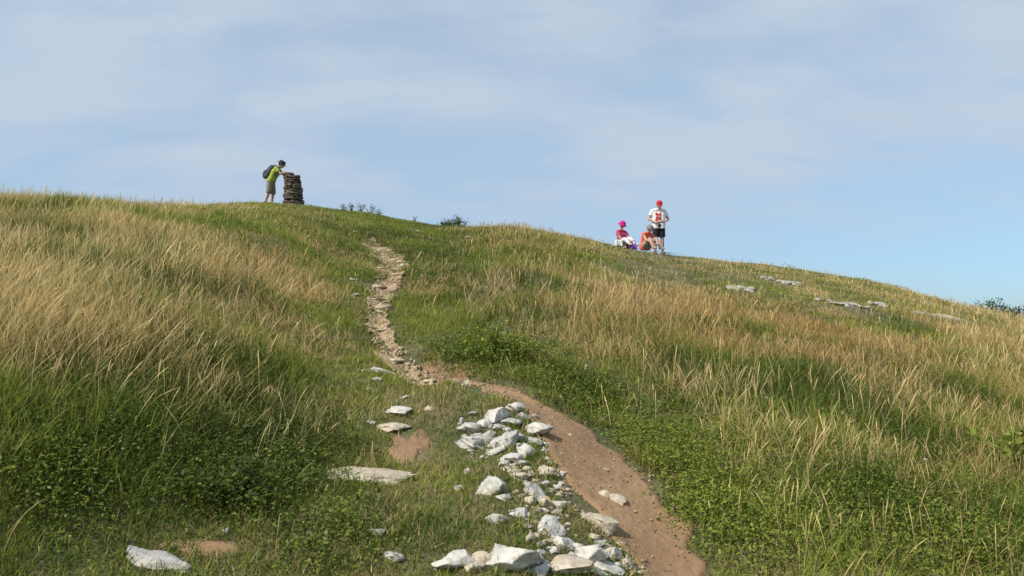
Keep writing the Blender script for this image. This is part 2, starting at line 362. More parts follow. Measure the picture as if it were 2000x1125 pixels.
def head(bm,c,fr,s):
    P=lambda x,y,z:Vector(c)+fr.to_3x3()@Vector((x*s,y*s,z*s))
    ball(bm,P(0,-.01,.02),(.076*s,.094*s,.098*s),fr); ball(bm,P(0,.025,-.045),(.058*s,.065*s,.068*s),fr)
    ball(bm,P(0,.07,-.088),(.026*s,.022*s,.02*s),fr)
    cap(bm,P(0,.082,.01),P(0,.106,-.028),.009*s,.014*s)
    cap(bm,P(-.03,.078,.022),P(.03,.078,.022),.013*s,.013*s)
    cap(bm,P(-.022,.088,-.058),P(.022,.088,-.058),.008*s,.008*s)
    for q in (-1,1): ball(bm,P(q*.078,-.01,-.012),(.011*s,.02*s,.032*s),fr)
def hand(bm,w,d,n,side,s=1,curl=.5):
    w=Vector(w); d=Vector(d).normalized(); n=Vector(n); n=(n-d*n.dot(d)).normalized(); b=d.cross(n)*side
    for i,o in enumerate((-.03,-.01,.01,.03)): cap(bm,w+b*o*.6*s,w+d*.088*s+b*o*s,.015*s,.0115*s)
    for o,L,sh in ((-.031,.062,-.006),(-.0105,.076,0),(.0105,.08,0),(.031,.072,-.004)):
        p=w+d*(.088+sh)*s+b*o*s; c=curl
        for k in range(3):
            dd=(d*math.cos(c)+n*math.sin(c)); q=p+dd*L*s*(.42 if k==0 else .31); cap(bm,p,q,.0092*s,.0082*s); p=q; c+=curl*.9
    p=w+d*.02*s+b*.026*s; q=p+(d*.6+b*.75+n*.2).normalized()*.042*s; r=q+(d*.85+b*.25+n*.45).normalized()*.034*s
    cap(bm,p,q,.014*s,.011*s); cap(bm,q,r,.011*s,.009*s)
def torso(bm,J,g,s):
    for q in 'LR': cap(bm,J['hip'+q].lerp(J['hip'+('R' if q=='L' else 'L')],.1),J['sh'+q].lerp(J['chest'],.42)-(J['neck']-J['pel']).normalized()*.06*s,(.098+g)*s,(.098+g)*s)
    cap(bm,J['pel'],J['chest'],(.10+g)*s,(.10+g)*s); cap(bm,J['shL'],J['shR'],(.052+g)*s,(.052+g)*s)
    for q in 'LR': cap(bm,J['sh'+q],J['neck'],(.05+g)*s,(.045+g*.5)*s)
def limbs(bm,J,s):
    for q in 'LR':
        cap(bm,J['sh'+q],J['el'+q],.05*s,.038*s); cap(bm,J['el'+q],J['wr'+q],.039*s,.025*s)
        cap(bm,J['hip'+q],J['kn'+q],.085*s,.055*s)
        m=J['kn'+q].lerp(J['an'+q],.33); cap(bm,J['kn'+q],m,.053*s,.056*s); cap(bm,m,J['an'+q],.056*s,.036*s)
        cap(bm,J['an'+q]-Vector((0,0,.03*s)),J['toe'+q],.038*s,.028*s)
M_skin=noisy('skin',(.44,.26,.17),(.54,.33,.23),30,.55,.1,.002)
def cloth(name,c,v=.8): return noisy(name,tuple(k*v for k in c),c,14,.9,.5,.008,22)
def lathe(name,prof,c,fr,m,parent,n=28):
    bm=bmesh.new(); rings=[]
    for r,z in prof:
        rings.append([bm.verts.new(Vector(c)+fr.to_3x3()@Vector((r*.92*math.cos(2*math.pi*k/n),r*1.1*math.sin(2*math.pi*k/n),z))) for k in range(n)])
    for a,b in zip(rings,rings[1:]):
        for k in range(n): bm.faces.new((a[k],a[(k+1)%n],b[(k+1)%n],b[k]))
    bm.faces.new(rings[-1]); bm.faces.new(rings[0][::-1]); bmesh.ops.recalc_face_normals(bm,faces=bm.faces)
    return link_bm(name,bm,m,parent)
def person(loc,rz,J,s,headc,hf,hu,label,shirt,shorts,shoe,thigh_f=.85,sleeve=.6,hands=None,curl=.5,hair=(.05,.03,.02),tank=False,longtr=False):
    root=empty('person',loc,rz); tag(root,label,'person')
    J={k:Vector(v)*1.0 for k,v in J.items()}
    fr=frame(hf,hu); bm=bmesh.new(); torso(bm,J,-.012,s); limbs(bm,J,s)
    cap(bm,J['neck'],Vector(headc)-fr.to_3x3()@Vector((0,.015,.04))*s,.052*s,.05*s); head(bm,headc,fr,s)
    for q,sd in (('L',1),('R',-1)):
        hd,hn=hands[q]; hand(bm,J['wr'+q],hd,hn,sd,s,curl)
    body=remesh('body',bm,M_skin,root,.0062 if s>.8 else .005)
    me=noisy('eye_dark',(.01,.008,.006),(.03,.02,.015),50,.3,0)
    for q in (-1,1):
        b2=bmesh.new(); ball(b2,Vector(headc)+fr.to_3x3()@Vector((q*.031,.079,.006))*s,.0105*s); link_bm('eye',b2,me,root)
    b2=bmesh.new(); ball(b2,Vector(headc)+fr.to_3x3()@Vector((0,-.028,.012))*s,(.083*s,.088*s,.1*s),fr); ball(b2,Vector(headc)+fr.to_3x3()@Vector((0,-.05,-.04))*s,(.066*s,.05*s,.05*s),fr)
    link_bm('hair',b2,cloth('hair',hair,.5),root)
    bm=bmesh.new(); 
    if tank:
        for q in 'LR': cap(bm,J['hip'+q],J['chest'].lerp(J['sh'+q],.35)-(J['neck']-J['pel']).normalized()*.10*s,.106*s,.106*s)
        cap(bm,J['pel'],J['chest']-(J['neck']-J['pel']).normalized()*.08*s,.112*s,.108*s)
    else:
        torso(bm,J,.012,s); up_=(J['neck']-J['pel']).normalized()
        for q in 'LR':
            frus(bm,J['sh'+q],J['sh'+q].lerp(J['el'+q],sleeve),.068*s,.066*s)
            frus(bm,J['hip'+q]+up_*.1*s,J['hip'+q]-up_*.07*s,.12*s,.125*s)
    sh=remesh('shirt',bm,cloth('shirt',shirt,.92),root,.01,2)
    bm=bmesh.new()
    for q in 'LR':
        k=J['hip'+q].lerp(J['kn'+q],min(thigh_f,1)); cap(bm,J['hip'+q],J['pel'],.118*s,.118*s); frus(bm,J['hip'+q],k,.112*s,.095*s)
        if longtr: cap(bm,J['hip'+q],J['kn'+q],.1*s,.07*s); frus(bm,J['kn'+q],J['an'+q],.07*s,.055*s)
        elif thigh_f>1: ball(bm,J['kn'+q],.095*s); frus(bm,J['kn'+q],J['kn'+q].lerp(J['an'+q],thigh_f-1),.094*s,.088*s)
    cap(bm,J['pel'],J['pel']+(J['neck']-J['pel']).normalized()*.04*s,.116*s,.112*s)
    remesh('trousers' if longtr else 'shorts',bm,cloth('shorts',shorts,.85),root,.01,2)
    for q in 'LR':
        b2=bmesh.new(); cap(b2,J['an'+q]-Vector((0,0,.02*s)),J['toe'+q],.046*s,.036*s); frus(b2,J['an'+q]-Vector((0,0,.04*s)),J['an'+q]+Vector((0,0,.03*s)),.05*s,.048*s)
        remesh('shoe',b2,cloth('shoe',shoe),root,.008)
    return root,fr,sh
def standJ(s=1,**kw):
    J=dict(pel=(0,0,.93),hipL=(-.09,0,.91),hipR=(.09,0,.91),chest=(0,0,1.28),neck=(0,0,1.46),shL=(-.185,0,1.40),shR=(.185,0,1.40),
      elL=(-.26,0,1.12),elR=(.26,0,1.12),wrL=(-.27,-.06,.88),wrR=(.27,-.06,.88),knL=(-.11,-.01,.50),knR=(.11,-.01,.50),anL=(-.12,.01,.10),anR=(.12,.01,.10),toeL=(-.14,-.15,.035),toeR=(.14,-.15,.035))
    J.update(kw); return {k:tuple(a*s for a in v) for k,v in J.items()}
def at(px,d,dz=0):
    u=float(pix2ue(px,500)[0]); return (u*d,d,hz(u*d,d)+dz)
hc=(0,-.09,1.575)
man,fr,sh=person(at(1287,25.0),.1,standJ(chest=(0,-.01,1.26),neck=(0,-.03,1.45),elL=(-.32,.02,1.14),elR=(.32,.02,1.14),wrL=(-.12,-.20,1.00),wrR=(.12,-.20,1.02)),1.06,hc,(0,-.82,-.5),(0,-.45,.9),
  'standing man in red cap and white printed T-shirt looking down at his hands',(.78,.78,.78),(.012,.013,.018),(.12,.11,.10),hands={'L':((.8,-.3,-.1),(0,.4,.9)),'R':((-.8,-.3,-.1),(0,.4,.9))},curl=.4)
hc=Vector(hc); M_red=cloth('red_cap',(.55,.02,.04))
def hatbase(name,m,root,hc,fr,s,prof): return lathe(name,[(r*s,z*s) for r,z in prof],hc-fr.to_3x3()@Vector((0,.012,0))*s,fr,m,root)
c1=hatbase('cap',M_red,man,hc,fr,1.08,[(.092,.035),(.096,.045),(.094,.08),(.08,.112),(.05,.132),(.012,.138)])
bm=bmesh.new(); ball(bm,hc+fr.to_3x3()@Vector((0,.12,.045)),(.075,.08,.009),fr); link_bm('visor',bm,M_red,c1)
bv=BVHTree.FromPolygons([v.co for v in sh.data.vertices],[tuple(p.vertices) for p in sh.data.polygons])
M_print=cloth('print_red',(.66,.06,.06)); M_pw=cloth('print_white',(.75,.75,.75))
def printpatch(x0,x1,z0,z1,off,name,m,parent,n=14,wob=0):
    bm=bmesh.new(); g=[]
    for i in range(n+1):
        r=[]
        for j in range(n+1):
            a=i/n; b=j/n; x=x0+(x1-x0)*a+wob*math.sin(b*9)*(a-.5)*2; z=z0+(z1-z0)*b+wob*math.sin(a*7+1)*(b-.5)*2; hit=bv.ray_cast(Vector((x,-1,z)),Vector((0,1,0)))
            r.append(bm.verts.new((x,(hit[0].y if hit[0] else -.1)-off,z)))
        g.append(r)
    for i in range(n):
        for j in range(n): bm.faces.new((g[i][j],g[i+1][j],g[i+1][j+1],g[i][j+1]))
    return link_bm(name,bm,m,parent)
printpatch(-.12,.04,1.08,1.33,.005,'chest_print',M_print,sh,wob=.024); printpatch(-.05,.0,1.20,1.23,.009,'print_patch',M_pw,sh,6)
pk=empty('food_packet',man.location+Matrix.Rotation(.1,3,'Z')@Vector((0,-.28,1.02))); tag(pk,'small pale packet held in the hands of the standing man in red cap','packet')
v,f=rock_verts(3,.13,.05,.08,.1); fast_mesh('wrapper',v,f,cloth('wrapper',(.6,.62,.45)),smooth=True,parent=pk)
# --- hiker leaning on the cairn
hl=at(527,cd); topz=CTOP-hl[2]; dx=cx-hl[0]
hJ=dict(pel=(0,0,.92),hipL=(0,.09,.90),hipR=(0,-.09,.90),chest=(.16,0,1.22),neck=(.27,0,1.38),shL=(.22,.18,1.32),shR=(.22,-.18,1.32),
  elL=(.40,.22,1.16),elR=(.42,-.22,1.12),wrL=(dx-.18,.10,topz+.035),wrR=(dx-.20,-.10,topz+.035),knL=(.05,.10,.49),knR=(-.04,-.11,.49),anL=(.0,.10,.10),anR=(-.16,-.11,.10),toeL=(.17,.12,.035),toeR=(.01,-.13,.035))
hc=Vector((.385,0,1.50))
hk,fr,sh2=person(hl,0,hJ,1.1,tuple(hc),(.85,0,-.5),(.5,0,.85),'hiker in black brimmed hat and lime T-shirt leaning over the stone pillar',(.36,.42,.06),(.25,.22,.165),(.05,.045,.04),
  thigh_f=1.02,hands={'L':((.9,-.1,-.05),(0,0,-1)),'R':((.9,.1,-.05),(0,0,-1))},curl=.12)
M_hat=cloth('black_hat',(.018,.018,.022)); hatbase('brimmed_hat',M_hat,hk,hc,fr,1.15,[(.17,.022),(.172,.027),(.10,.045),(.094,.09),(.085,.118),(.05,.13),(.01,.132)])
bp=empty('backpack',Vector(hl)+Vector((-.05,0,1.20))); tag(bp,'dark grey daypack on the back of the hiker at the stone pillar','backpack')
ax=Vector((.27,0,.46)).normalized(); bk=frame(Vector((-ax.z,0,ax.x)),ax)
bm=bmesh.new()
for x in (-.11,.11): cap(bm,bk.to_3x3()@Vector((x,-.02,-.17)),bk.to_3x3()@Vector((x*.85,-.02,.20)),.10,.09)
cap(bm,bk.to_3x3()@Vector((0,.06,-.16)),bk.to_3x3()@Vector((0,.03,.19)),.13,.11); remesh('bag_body',bm,cloth('pack',(.05,.058,.07)),bp,.012)
bm=bmesh.new(); cap(bm,bk.to_3x3()@Vector((-.07,.15,-.10)),bk.to_3x3()@Vector((.07,.15,-.10)),.06,.06); cap(bm,bk.to_3x3()@Vector((-.07,.14,-.02)),bk.to_3x3()@Vector((.07,.14,-.02)),.055,.05); remesh('front_pocket',bm,cloth('pocket',(.16,.17,.18)),bp,.012)
for q in (-1,1):
    bm=bmesh.new(); pts=[Vector((.09,q*.1,.22)),Vector((.22,q*.12,.255)),Vector((.34,q*.13,.19)),Vector((.36,q*.14,.04)),Vector((.24,q*.17,-.12)),Vector((.04,q*.14,-.22))]
    for a,b in zip(pts,pts[1:]): cap(bm,a,b,.02,.02)
    remesh('shoulder_strap',bm,cloth('strap',(.03,.03,.035)),bp,.008)
def seatJ(up=0,k=1):
    J=dict(pel=(0,0,.14),hipL=(0,.09,.13),hipR=(0,-.09,.13),chest=(.09-up*.07,0,.40+up*.04),neck=(.18-up*.15,0,.53+up*.08),shL=(.15-up*.13,.17,.49+up*.07),shR=(.15-up*.13,-.17,.49+up*.07),
  elL=(.34-up*.12,.2,.34),elR=(.33-up*.12,-.21,.30),wrL=(.46-up*.08,.08,.24),wrR=(.46-up*.08,-.09,.22),knL=(.33,.16,.42-up*.12),knR=(.36,-.13,.38-up*.12),anL=(.42+up*.14,.17,.09),anR=(.46+up*.14,-.14,.09),toeL=(.58+up*.12,.19,.04),toeR=(.62+up*.12,-.16,.04))
    return {a:tuple(c*k for c in b) for a,b in J.items()}
KS=.88; hc=Vector((.09,0,.80))*KS
ch,fr,_=person(at(1213,24.6,.05),-1.0,seatJ(1,KS),.95*KS,tuple(hc),(.85,0,-.45),(.45,0,.85),'person in magenta sun hat and pink top sitting left of the picnic bags',(.50,.05,.14),(.68,.66,.66),(.5,.45,.45),
   hands={'L':((.7,-.3,-.3),(0,0,-1)),'R':((.7,.3,-.3),(0,0,-1))},longtr=True)
M_mag=cloth('magenta',(.55,.01,.2)); hatbase('sun_hat',M_mag,ch,hc,fr,.98,[(.150,-.005),(.152,.0),(.10,.03),(.096,.08),(.08,.112),(.04,.126),(.01,.128)])
hc=Vector((.23,0,.67))
st,fr,_=person(at(1260,24.2,.05),-1.0,seatJ(.3),.92,tuple(hc),(.8,0,-.6),(.6,0,.8),'person in grey hat and coral top sitting hunched before the standing man',(.75,.13,.09),(.36,.30,.25),(.3,.27,.25),
   hands={'L':((.7,-.3,-.3),(0,0,-1)),'R':((.7,.3,-.3),(0,0,-1))},sleeve=.3,thigh_f=.8,hair=(.12,.07,.04))
hatbase('sun_hat',cloth('grey_hat',(.22,.22,.20)),st,hc,fr,1.0,[(.135,.022),(.137,.027),(.10,.045),(.094,.085),(.08,.112),(.04,.126),(.01,.128)])
def bag(px,d,w,hh,l,c,label,strapc):
    p=at(px,d,.03); root=empty('picnic_bag',p,.2); tag(root,label,'bag')
    bm=bmesh.new()
    for a in (-1,1):
        for b in (-1,1):
            cap(bm,(a*w*.36,b*l*.3,.03),(a*w*.30,b*l*.15,hh-.05),w*.16,w*.10)
    cap(bm,(0,0,.06),(0,0,hh*.7),w*.3,w*.2); remesh('bag_body',bm,cloth('bag',c,.7),root,.012)
    bm=bmesh.new(); pts=[Vector((-w*.28,0,hh-.05)),Vector((-w*.2,0,hh+.05)),Vector((0,0,hh+.09)),Vector((w*.2,0,hh+.05)),Vector((w*.28,0,hh-.05))]
    for a,b in zip(pts,pts[1:]): cap(bm,a,b,.012,.012)
    remesh('handle',bm,cloth('bag_handle',strapc),root,.006)
bag(1238,24.1,.2,.2,.18,(.20,.07,.45),'purple bag on the grass between the two seated people',(.1,.03,.25))
bag(1231,24.7,.26,.30,.2,(.6,.10,.16),'red pink bag behind the purple bag among the seated people',(.4,.05,.08))
bag(1208,23.6,.24,.24,.2,(.75,.74,.74),'white cloth bag in front of the person in magenta hat',(.6,.6,.6))
# ---------------------------------------------------------------- vegetation
CP=np.array([(50,450,.34,.6,.9,.5,.1),(50,600,.36,.6,1,.5,.05),(50,750,.34,.35,.8,.45,0),(50,900,.28,.12,.35,.45,0),(100,1050,.14,.1,.15,.55,0),(200,1110,.06,.2,.03,.55,0),
(250,500,.36,.65,1,.5,.05),(250,650,.34,.55,.9,.45,0),(300,780,.28,.3,.6,.45,0),(250,930,.25,.1,.3,.45,0),(400,1000,.18,.05,.2,.4,0),(420,1100,.08,.1,.1,.5,0),(150,820,.3,.15,.5,.45,0),(330,1060,.08,.1,.05,.55,0),
(100,400,.25,.5,.4,.6,.1),(300,395,.25,.4,.4,.75,.1),(450,420,.18,.35,.3,.8,.3),(450,540,.32,.7,.9,.55,.2),(600,560,.28,.65,.7,.55,.3),(560,480,.22,.55,.5,.6,.5),(450,680,.28,.25,.4,.45,.1),(600,700,.24,.25,.35,.45,.1),
(550,850,.26,.08,.3,.25,0),(650,800,.18,.1,.3,.3,0),(600,950,.18,.05,.2,.35,0),(600,1080,.11,.1,.15,.55,0),(520,1110,.1,.1,.1,.5,0),(560,410,.06,.3,.05,.75,.2),(620,450,.12,.35,.1,.6,.6),(690,500,.13,.1,0,.5,.1),
(700,620,.10,.1,.03,.7,0),(700,420,.08,.1,0,.6,.2),(800,450,.10,.1,0,.5,0),(850,520,.16,.08,.05,.35,0),(950,500,.2,.2,.15,.4,.3),(1000,450,.3,.6,.6,.5,.5),(1150,470,.2,.4,.4,.5,.4),(1250,500,.05,.3,.1,.5,.3),(1210,500,.05,.3,.1,.5,.3),(1300,505,.08,.3,.1,.5,.3),
(1100,520,.22,.35,.3,.4,.3),(880,590,.26,.75,.7,.6,.4),(1050,590,.32,.85,1,.5,.5),(1200,600,.33,.9,1,.5,.55),(1400,620,.31,.85,.9,.5,.65),(1380,530,.10,.3,.3,.5,.3),(1500,545,.08,.25,.25,.55,.2),(1650,550,.10,.4,.3,.65,.1),
(1850,580,.14,.5,.4,.7,.1),(1600,650,.26,.8,.6,.45,1),(1650,600,.08,.35,.2,.65,.2),(1750,620,.14,.4,.3,.65,.4),(1800,670,.28,.8,.7,.45,.8),(1850,620,.08,.4,.3,.65,.2),(1950,650,.28,.6,.8,.5,.3),(1980,600,.22,.5,.6,.5,.2),
(850,650,.14,.2,.2,.7,.1),(960,700,.15,.1,.05,.65,0),(1100,730,.2,.35,.4,.5,.1),(1300,700,.31,.6,.9,.5,.4),(1500,720,.31,.6,.8,.5,.45),(1700,750,.31,.5,.7,.5,.45),(1900,750,.31,.5,.8,.55,.35),
(1200,800,.15,.1,.3,.6,.1),(1060,760,.12,.05,.1,.45,0),(1300,900,.15,.1,.4,.75,0),(1450,850,.26,.4,.8,.65,.1),(1600,900,.27,.4,.7,.6,.2),(1800,900,.27,.35,.5,.6,.3),(1950,950,.26,.35,.4,.6,.4),(1400,1000,.14,.1,.3,.9,0),(1600,1050,.2,.3,.4,.75,.1),
(1850,1080,.2,.3,.4,.65,.3),(1430,1100,.08,.1,.15,.95,0),(1280,960,.06,.1,.1,.65,0),
(850,800,.05,.15,.02,.7,0),(850,950,.06,.12,.03,.6,0),(750,1050,.08,.12,.05,.55,0),(900,1050,.06,.12,.03,.55,0),(1000,1040,.05,.15,.02,.5,0),(710,760,.08,.1,.05,.65,0),(950,780,.05,.1,.02,.7,0),(800,880,.05,.15,.02,.65,0),(720,900,.1,.1,.05,.5,0),(700,990,.12,.1,.1,.5,0),(740,700,.07,.1,.02,.7,0)],float)
def attrs(x,y,z):
    px,py=w2p(x,y,z); out=np.empty((len(x),5))
    for s in range(0,len(x),20000):
        e=slice(s,s+20000); d2=(px[e,None]-CP[None,:,0])**2+(1.5*(py[e,None]-CP[None,:,1]))**2
        w=np.exp(-d2/(2*60**2))+1e-6/(1+d2/1e4)**2; w/=w.sum(1,keepdims=True); out[e]=w@CP[:,2:]
    return out
def scatter(n,pw=1.0,dmin=1.9,dmax=33,uspan=.85):
    d=dmin+(dmax-dmin)*rng.random(n)**pw; u=rng.uniform(-uspan,uspan,n); k=d<Dof(u)+3.2; d=d[k];u=u[k]
    return u*d,d
def clear(x,y,grow=0,rocks=True):
    k=pathmask(x,y)<-.02+grow
    for (a,b,rx,ry) in PATCH: k&=((x-a)/rx)**2+((y-b)/ry)**2+2.4*(vn(x*13,y*13)-.5)>.55
    if rocks:
        for (a,b,rx,ry) in ROCKS: k&=((x-a)/(rx*.84))**2+((y-b)/(ry*.84))**2>1
    k&=((x-cx)/.36)**2+((y-cy)/.36)**2>1
    return k
GD=np.array([.044,.072,.014]);GM=np.array([.140,.185,.028]);GB=np.array([.29,.33,.048]);DP=np.array([.74,.56,.25]);DO=np.array([.56,.34,.12])
def green(t):
    t=np.clip(t,0,1)[:,None]; return np.where(t<.5,GD+(GM-GD)*t*2,GM+(GB-GM)*(t-.5)*2)
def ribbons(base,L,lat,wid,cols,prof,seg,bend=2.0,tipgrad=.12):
    n=len(base); t=np.linspace(0,1,seg+1); th=rng.uniform(0,np.pi,n)
    side=np.stack([np.cos(th),np.sin(th),0*th],1)
    lm=np.sqrt((lat**2).sum(1)); upk=1/np.sqrt(1+lm**2)
    P=np.empty((n,seg+1,2,3),dtype=np.float32); C=np.empty((n,seg+1,2,3),dtype=np.float32)
    for i,tt in enumerate(t):
        c=base.copy(); c[:,:2]+=lat*(L*upk)[:,None]*(.35*tt+.65*tt**bend); c[:,2]+=L*upk*(tt-.28*lm*tt**2.5*.8)
        w=(wid*prof[i]*.5)[:,None]*side; P[:,i,0]=c-w; P[:,i,1]=c+w
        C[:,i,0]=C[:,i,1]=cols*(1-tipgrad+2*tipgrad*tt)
    V=P.reshape(-1,3); C=C.reshape(-1,3); b=(np.arange(n)*(seg+1)*2)[:,None]; k=np.arange(seg)[None,:]*2
    q=b+k; Fc=np.stack([q,q+1,q+3,q+2],-1).reshape(-1,4); return V,Fc,C
def grass_set(name,parts,label,cat,m=None):
    V=[];Fc=[];C=[];o=0
    for v,f,c in parts: V.append(v);Fc.append(f+o);C.append(c);o+=len(v)
    return tag(fast_mesh(name,np.vstack(V),np.vstack(Fc),m or M_grass,np.vstack(C)),label,cat,kind='stuff')
def make_blades(nt,nb):
    x,y=scatter(nt); k=clear(x,y,.0); x=x[k];y=y[k]; z=H(x,y); A=attrs(x,y,z)
    k=(A[:,0]>.085)|(rng.random(len(x))<.5); x,y,z,A=x[k],y[k],z[k],A[k]
    clump=fbm(x/.45,y/.45,2); big_=fbm(x/1.6+9,y/1.6,2); n=len(x)
    patchy=np.clip((fbm(x/.8+40,y/.8,3)-.5)*3.6,-.8,.8)
    dryc=np.clip(A[:,1]+patchy*.8,0.02,1)*.88; tone=A[:,3]+(fbm(x/.7+90,y/.7,3)-.5)*1.4
    hh=A[:,0]*.56*(.1+1.2*clump+.6*big_)
    R=lambda a:np.repeat(a,nb,axis=0)
    N=n*nb; yy=R(y); th=rng.uniform(0,2*np.pi,N); rad=rng.random(N)**.5*(.035+.004*yy)
    bx=R(x)+rad*np.cos(th); by=yy+rad*np.sin(th); bz=H(bx,by)-.01
    L=R(hh)*rng.uniform(.35,1.3,N); spl=rng.uniform(.05,1.5,N); wd=R(.14*(fbm(x/1.5+20,y/1.5,2)-.3)); wy=R(rng.normal(0,.28,n)); wx=R(rng.normal(0,.28,n))
    lat=np.stack([np.cos(th)*spl*.75+wd+wx,np.sin(th)*spl*.75+wy],1)
    isd=rng.random(N)<R(dryc); orr=R(A[:,4])+rng.normal(0,.2,N)
    o_=np.clip(orr,0,1)[:,None]; cd_=(DP*(1-o_)+DO*o_)*rng.uniform(.5,1.0,N)[:,None]
    cg=green(R(tone)+rng.normal(0,.16,N)); cg=cg*rng.uniform(.8,1.2,N)[:,None]
    col=np.where(isd[:,None],cd_,cg)
    wid=(.0026+.00034*yy)*rng.uniform(.6,1.5,N)
    base=np.stack([bx,by,bz],1); near=yy<11; out=[]
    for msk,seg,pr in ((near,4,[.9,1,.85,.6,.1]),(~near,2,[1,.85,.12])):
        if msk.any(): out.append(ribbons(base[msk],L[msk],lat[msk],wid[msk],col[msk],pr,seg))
    return out
grass_set('meadow_grass',make_blades(102000,9),'green and straw meadow grass covering both banks of the hill','grass')
x,y=scatter(290000,1.0); k=clear(x,y,-.06); x=x[k];y=y[k]; z=H(x,y); A=attrs(x,y,z)
pn=fbm(x/.5+7,y/.5,3); k=rng.random(len(x))<A[:,2]**1.2*np.clip((pn-.38)*3.6,0.04,1)*.62; x,y,z,A=x[k],y[k],z[k],A[k]; n=len(x)
left=ss(.05,-.25,x/y); L=(.11+A[:,0]*.64)*rng.uniform(.4,1.15,n); wind=.04+.28*left+.5*(fbm(x/.9+3,y/.9)-.5)
lat=np.stack([wind+rng.normal(0,.28,n),rng.normal(-.05,.28,n)],1); o_=np.clip(A[:,4]+rng.normal(0,.2,n),0,1)[:,None]
col=(np.array([.82,.64,.31])*(1-o_)+np.array([.64,.40,.16])*o_)*rng.uniform(.6,1.1,n)[:,None]
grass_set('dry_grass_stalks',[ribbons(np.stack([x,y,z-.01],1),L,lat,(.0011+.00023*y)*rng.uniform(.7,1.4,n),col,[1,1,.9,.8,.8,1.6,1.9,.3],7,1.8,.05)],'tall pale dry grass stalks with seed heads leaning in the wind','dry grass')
n=400000; dd=1.9+13*rng.random(n)**1.0; px_=rng.uniform(-.75,.36,n); x=px_*dd; y=dd
a=np.interp(y,BL[:,1],BL[:,0])-np.where(y<4.5,2.2,.7); b=np.interp(y,BR[:,1],BR[:,0])+.5; k=(x>a)&(x<b); x=x[k];y=y[k]; 
k=clear(x,y,.07); x=x[k];y=y[k]; bare=fbm(x/.35+11,y/.35,3)>.34; k=bare|(rng.random(len(x))<.55); x=x[k];y=y[k]
z=H(x,y); n=len(x); L=rng.uniform(.02,.07,n)*(.6+.9*fbm(x/.3,y/.3,2)); lat=rng.normal(0,.7,(n,2))
tone=.62+(fbm(x/.5+60,y/.5,3)-.5)*1.5+rng.normal(0,.15,n); isd=rng.random(n)<.15+.3*(fbm(x/.4+70,y/.4)>.56)
col=np.where(isd[:,None],DP*.7*rng.uniform(.6,1,n)[:,None],green(tone))
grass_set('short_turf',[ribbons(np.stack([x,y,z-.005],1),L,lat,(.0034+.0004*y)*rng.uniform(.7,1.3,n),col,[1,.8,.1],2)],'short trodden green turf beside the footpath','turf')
n=90000; dd=rng.uniform(11,31,n); u=rng.uniform(-.36,-.04,n); x=u*dd;y=dd; k=(y<Dof(u)+2)&clear(x,y,.02); x=x[k];y=y[k]; z=H(x,y); A=attrs(x,y,z); k=A[:,0]<.2; x,y,z,A=x[k],y[k],z[k],A[k]; n=len(x)
L=rng.uniform(.04,.12,n); tone=A[:,3]+(fbm(x/.6+60,y/.6,3)-.5)*1.4; isd=rng.random(n)<A[:,1]*.8
col=np.where(isd[:,None],DP*.75*rng.uniform(.6,1,n)[:,None],green(tone+rng.normal(0,.1,n)))
grass_set('ridge_turf',[ribbons(np.stack([x,y,z-.005],1),L,rng.normal(0,.6,(n,2)),(.004+.0005*y)*rng.uniform(.7,1.3,n),col,[1,.8,.1],2)],'short green turf around the upper footpath and ridge','turf')
def leaf_geo(p,size,tone,up=.6,asp=.5,colf=None):
    n=len(p); nr=rng.normal(0,1,(n,3)); nr[:,2]=np.abs(nr[:,2])+up*2; nr/=np.linalg.norm(nr,axis=1)[:,None]
    a=rng.normal(0,1,(n,3)); a-=nr*(a*nr).sum(1)[:,None]; a/=np.linalg.norm(a,axis=1)[:,None]; b=np.cross(nr,a); s=(size*rng.uniform(.6,1.3,n))[:,None]
    V=np.stack([p-a*s*.5,p+b*s*asp*.5+nr*s*.06,p+a*s*.5-nr*s*.1,p-b*s*asp*.5+nr*s*.06],1).reshape(-1,3)
    c=green(tone+rng.normal(0,.15,n)) if colf is None else colf(n); C=np.repeat(c,4,axis=0); Fc=np.arange(n*4).reshape(n,4); return V,Fc,C
def leaves(cen,rad,hgt,n,size,tone,up=.6):
    th=rng.uniform(0,2*np.pi,n); r=rad*rng.random(n)**.5
    p=np.stack([cen[0]+r*np.cos(th),cen[1]+r*np.sin(th),0*r],1); p[:,2]=H(p[:,0],p[:,1])+rng.random(n)**.8*hgt*(1-.5*(r/rad)**2)
    return leaf_geo(p,size,tone,up)
parts=[]
for (a,b,rx,ry,cnt,tn) in [(1350,1000,110,120,110,.75),(1250,880,70,70,50,.6),(1120,770,90,45,60,.45),(1700,1000,260,110,150,.6),(1900,1050,100,80,60,.6),(480,960,120,60,60,.35),(560,880,120,80,70,.25),(440,700,150,60,70,.4),(960,700,90,30,60,.6),(850,540,60,60,45,.35),(700,560,40,60,25,.5),
      (300,430,250,25,70,.5),(900,480,90,25,40,.35),(100,950,90,80,40,.45),(1500,880,160,80,60,.6),(1800,800,180,80,60,.5),(650,1060,60,50,20,.4),(1650,560,200,30,40,.5),(250,600,200,90,50,.35),(1150,500,140,20,40,.35),(300,850,150,70,60,.35),(1450,760,200,60,50,.45)]:
    w=cast(rng.normal(a,rx*.6,cnt),np.minimum(rng.normal(b,ry*.6,cnt),1180),H)
    for q in w:
        if not clear(np.array([q[0]]),np.array([q[1]]))[0]: continue
        parts.append(leaves(q,rng.uniform(.08,.2)+.005*q[1],rng.uniform(.06,.16),int(95-q[1]*1.5),.015+.0013*q[1],tn+rng.normal(0,.1)))
grass_set('leafy_weeds',parts,'low broad leaved green weeds growing among the grass','weeds',M_leaf)
def fl(col): return lambda n: np.array(col)[None,:]*rng.uniform(.8,1.1,n)[:,None]
parts=[]
